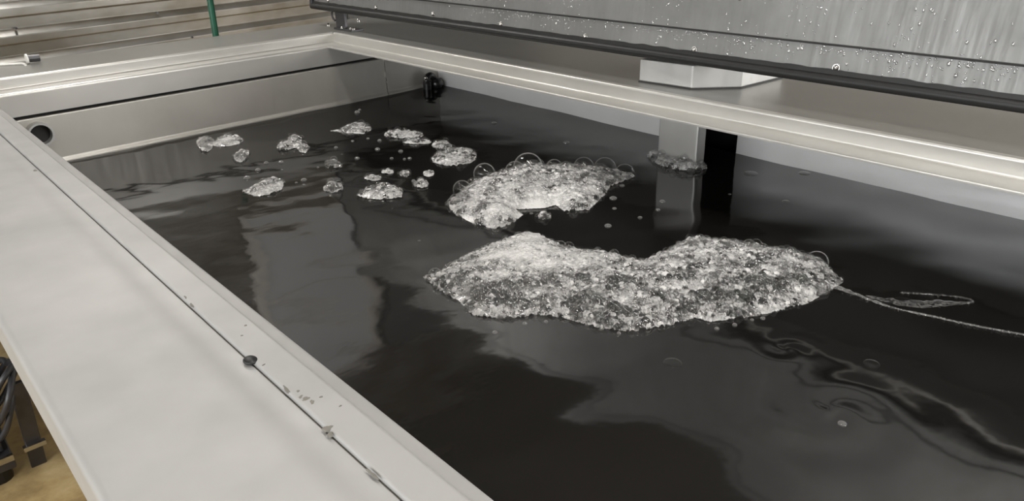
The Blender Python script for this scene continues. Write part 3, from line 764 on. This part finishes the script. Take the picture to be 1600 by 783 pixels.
foam_patch('flat long foam patch below the black elbow', ell(631, 211, 32, 6, jit=0.05, rot=0.03), nb=220, seed=29, white=[(625, 212, 0.1, 0.3)], **SM)
foam_patch('thin foam sliver tucked under the flat long patch', ell(651, 222, 24, 4, jit=0.05), nb=110, seed=30, white=[(651, 222, 0.1, 0.2)], **SM)
foam_patch('small foam patch just above the plump oval patch', ell(691, 228, 17, 6, jit=0.06), nb=100, seed=31, **SM)
foam_patch('plump oval foam patch up and left of the crescent mound', ell(711, 247, 37, 13, rot=-0.05, jit=0.05), nb=430, seed=32, white=[(711, 250, 0.06, 0.2)], **SM)
foam_patch('tiny domed foam patch between teardrop and crescent foam', ell(658, 288, 12, 7, jit=0.06), nb=60, seed=33, **SM)
foam_patch('tiny foam patch right above the tiny domed patch', ell(670, 272, 9, 5, jit=0.06), nb=36, seed=34, white=[(670, 272, 0.03, 0.4)], **SM)
foam_patch('thin scrap of foam above the teardrop by the crescent', ell(583, 279, 15, 4, jit=0.06), nb=50, seed=35, **SM)
foam_patch('tiny oval foam scrap above right of the teardrop', ell(606, 269, 10, 4, jit=0.06), nb=36, seed=36, **SM)
foam_patch('tiny round foam scrap below the thin sliver', ell(632, 272, 8, 6, jit=0.06), nb=32, seed=37, **SM)
foam_patch('loose ring of bubbles in the centre of the small patches', ell(521, 257, 12, 8, jit=0.2), nb=26, seed=38, hmax=0.008, wd=0.05, rb=(0.006, 0.002), dens=0.0, step=0.007)
foam_patch('dull grey foam collar around the foot of the steel post', [(1010, 243), (1026, 257), (1050, 266), (1085, 269), (1106, 264), (1100, 257), (1060, 249), (1021, 241)],
           hmax=0.034, wd=0.035, rb=(0.005, 0.002), nb=260, dens=0.05, seed=39, step=0.005)
foam_patch('small foam scrap trapped under the crescent mound', ell(850, 339, 12, 5, jit=0.1), nb=45, seed=41, **SM)

# thin foam streaks drifting right of the largest mound
def streak(label, pxs, wds, seed, froth=0.5, nb=60):
    root = empty('foam_streak', np.array([*onz(*pxs[0])[:2], 0]), label, 'foam', 'thin foam streaks')
    c_ = fillet(pxs, 30, 5); g = np.random.default_rng(seed); n = len(c_); V = []; F = []
    wv = np.interp(np.linspace(0, 1, n), np.linspace(0, 1, len(wds)), wds)
    for i, q in enumerate(c_):
        a = onz(q[0], q[1]-wv[i]*g.uniform(.7, 1.2)); b = onz(q[0], q[1]+wv[i]*g.uniform(.7, 1.2)); m_ = (a+b)/2
        V += [a+np.array([0, 0, .0012]), m_+np.array([0, 0, .0042]), b+np.array([0, 0, .0012])]
    for i in range(n-1): F += [(3*i, 3*i+1, 3*i+4, 3*i+3), (3*i+1, 3*i+2, 3*i+5, 3*i+4)]
    o = mesh('film', V, F, M_froth, root, True); a_ = o.data.attributes.new('froth_cover', 'FLOAT', 'POINT'); a_.data.foreach_set('value', np.full(len(V), froth, np.float32))
    idx = g.integers(0, n-1, nb); t = g.random(nb); P_ = []
    for i, tt in zip(idx, t):
        q = c_[i]*(1-tt)+c_[i+1]*tt; P_.append(onz(q[0], q[1]+g.normal(0, .5)*wv[i], 0.003))
    if nb:
        V, F = many_spheres(np.array(P_), np.clip(g.normal(0.003, 0.001, nb), .0012, .006), 1); o = tri_mesh('bubbles', V, F, M_bub, root); tag(o, kind='stuff')
streak('long thin white foam line trailing right from the largest mound', [(1296, 446), (1330, 458), (1365, 472), (1400, 484), (1450, 493), (1500, 505), (1550, 515), (1602, 524), (1680, 540)], [5, 5, 3, 2, 1.4, 1.2, 1.2, 1.2, 1.2], 61, 0.22, 110)
streak('pale foam film loop above the long thin foam line', [(1352, 464), (1385, 470), (1425, 478), (1465, 474), (1505, 475), (1525, 471), (1500, 465), (1450, 460), (1405, 458)], [3, 6, 7, 5, 2, 1.4, 1.0, .9, 1.2], 62, 0.08, 30)

# single bubbles
V4, F4 = ICO[3]
def bubble_mesh(M_bub):
    k = V4[F4].mean(1)[:, 2] > -0.12; me = bpy.data.meshes.new('bubble'); me.from_pydata(V4.tolist(), [], F4[k].tolist()); me.materials.append(M_bub)
    me.polygons.foreach_set('use_smooth', [True]*len(me.polygons)); return me
BM = bubble_mesh(M_speck); BMF = bubble_mesh(M_dome)
def bubble(px, py, r, label, group, flat=0.8, k=1.0):
    q = onz(px, py); o = link('bubble', BMF if flat < 0.3 else BM, None, (q[0], q[1], 0.0)); o.scale = (r*S, r*S*k, r*S*flat); tag(o, label, 'bubble', group)
for (px, py, r) in [(416, 255, .010), (439, 254, .011), (403, 266, .011), (386, 279, .014), (475, 282, .012), (590, 234, .012), (593, 220, .010), (626, 237, .011), (558, 248, .011),
                    (525, 231, .009), (558, 176, .014), (562, 172, .008), (497, 262, .006), (441, 266, .005), (551, 221, .008), (575, 217, .008), (640, 248, .009), (612, 248, .008), (646, 283, .008), (463, 286, .006), (475, 289, .006), (578, 314, .005), (598, 315, .005), (632, 249, .007)]:
    bubble(px, py, r, 'tiny clear bubble floating alone among the small foam patches', 'tiny bubbles among the small foam patches')
for (px, py, r) in [(772, 192, .013), (885, 223, .015)]:
    bubble(px, py, r, 'lone pale bubble on the dark liquid near the deck side wall' if px == 772 else 'lone pale bubble above the crescent foam mound', 'lone pale bubbles', 0.4)
for (px, py, r) in [(958, 310, .014), (972, 290, .010), (950, 353, .012), (1035, 315, .011), (1028, 328, .008), (960, 326, .008), (830, 334, .006), (812, 334, .006), (1000, 340, .008)]:
    bubble(px, py, r, 'small clear bubble drifting right of the crescent foam mound', 'bubbles between the mounds', 0.5)
for (px, py, r) in [(773, 520, .007), (820, 506, .006), (853, 503, .005), (917, 508, .005), (940, 514, .005), (967, 521, .005), (1148, 508, .006), (1120, 514, .006), (1192, 498, .006), (1175, 500, .005)]:
    bubble(px, py, r, 'tiny bright bubble along the near edge of the largest mound', 'tiny bubbles along the largest mound')
bubble(1228, 315, .014, 'small pale bubble floating out from the steel post', None, 0.3)
bubble(1140, 304, .006, 'tiny bubble floating nearest the foot of the steel post', None, 0.5)
bubble(655, 377, .006, 'tiny bubble left of the tip of the largest mound', None, 0.5)
bubble(1173, 271, .028, 'flat dark bubble on the wall reflection, left one of two', None, 0.25)
bubble(1257, 271, .024, 'flat dark bubble on the wall reflection, right one of two', None, 0.25)
bubble(1051, 567, .022, 'flat dark bubble ring below the largest mound', None, 0.12)
bubble(1316, 662, .009, 'tiny bubble in the bright reflection near the front', None, 0.4)
bubble(1362, 568, .018, 'faint flat bubble right of the wavering reflection', None, 0.12)

# ------------------------------------------------------------------ ceiling lamps
def lamp(x, y, label, power):
    z = 4.05
    r = empty('strip_lamp', (x, y, z), label, 'lamp', 'ceiling strip lamps')
    MB().prism([(-0.13, 0.04), (0.13, 0.04), (0.09, 0.10), (-0.09, 0.10)], fXZ if False else (lambda u, v, a: (x+u, a, z+v)), y-0.95, y+0.95).build('reflector', M_lgt, r)
    for s in (-1, 1): 
        o = MB().tube([(x+s*0.055, y-0.9, z+0.01), (x+s*0.055, y+0.9, z+0.01)], 0.022, 10).build('tube', M_tube, r)
    for dy in (-0.6, 0.6): MB().tube([(x, y+dy, z+0.09), (x, y+dy, ZC)], 0.008, 6).build('hanger', M_dkmetal, r)
    a = area('lamp_light', (x*S, y*S, (z-0.03)*S), (x*S, y*S, 0), 0.22*S, 1.9*S, power, (1.0, 0.98, 0.95)); 
lamp(0.85, 0.5, 'ceiling strip lamp straight above the tank', 27)
lamp(2.0, -1.9, 'ceiling strip lamp above the near end of the tank', 30)
lamp(1.4, 5.75, 'ceiling strip lamp by the corrugated wall', 48)
lamp(-2.2, 0.5, 'ceiling strip lamp on the window side', 12)
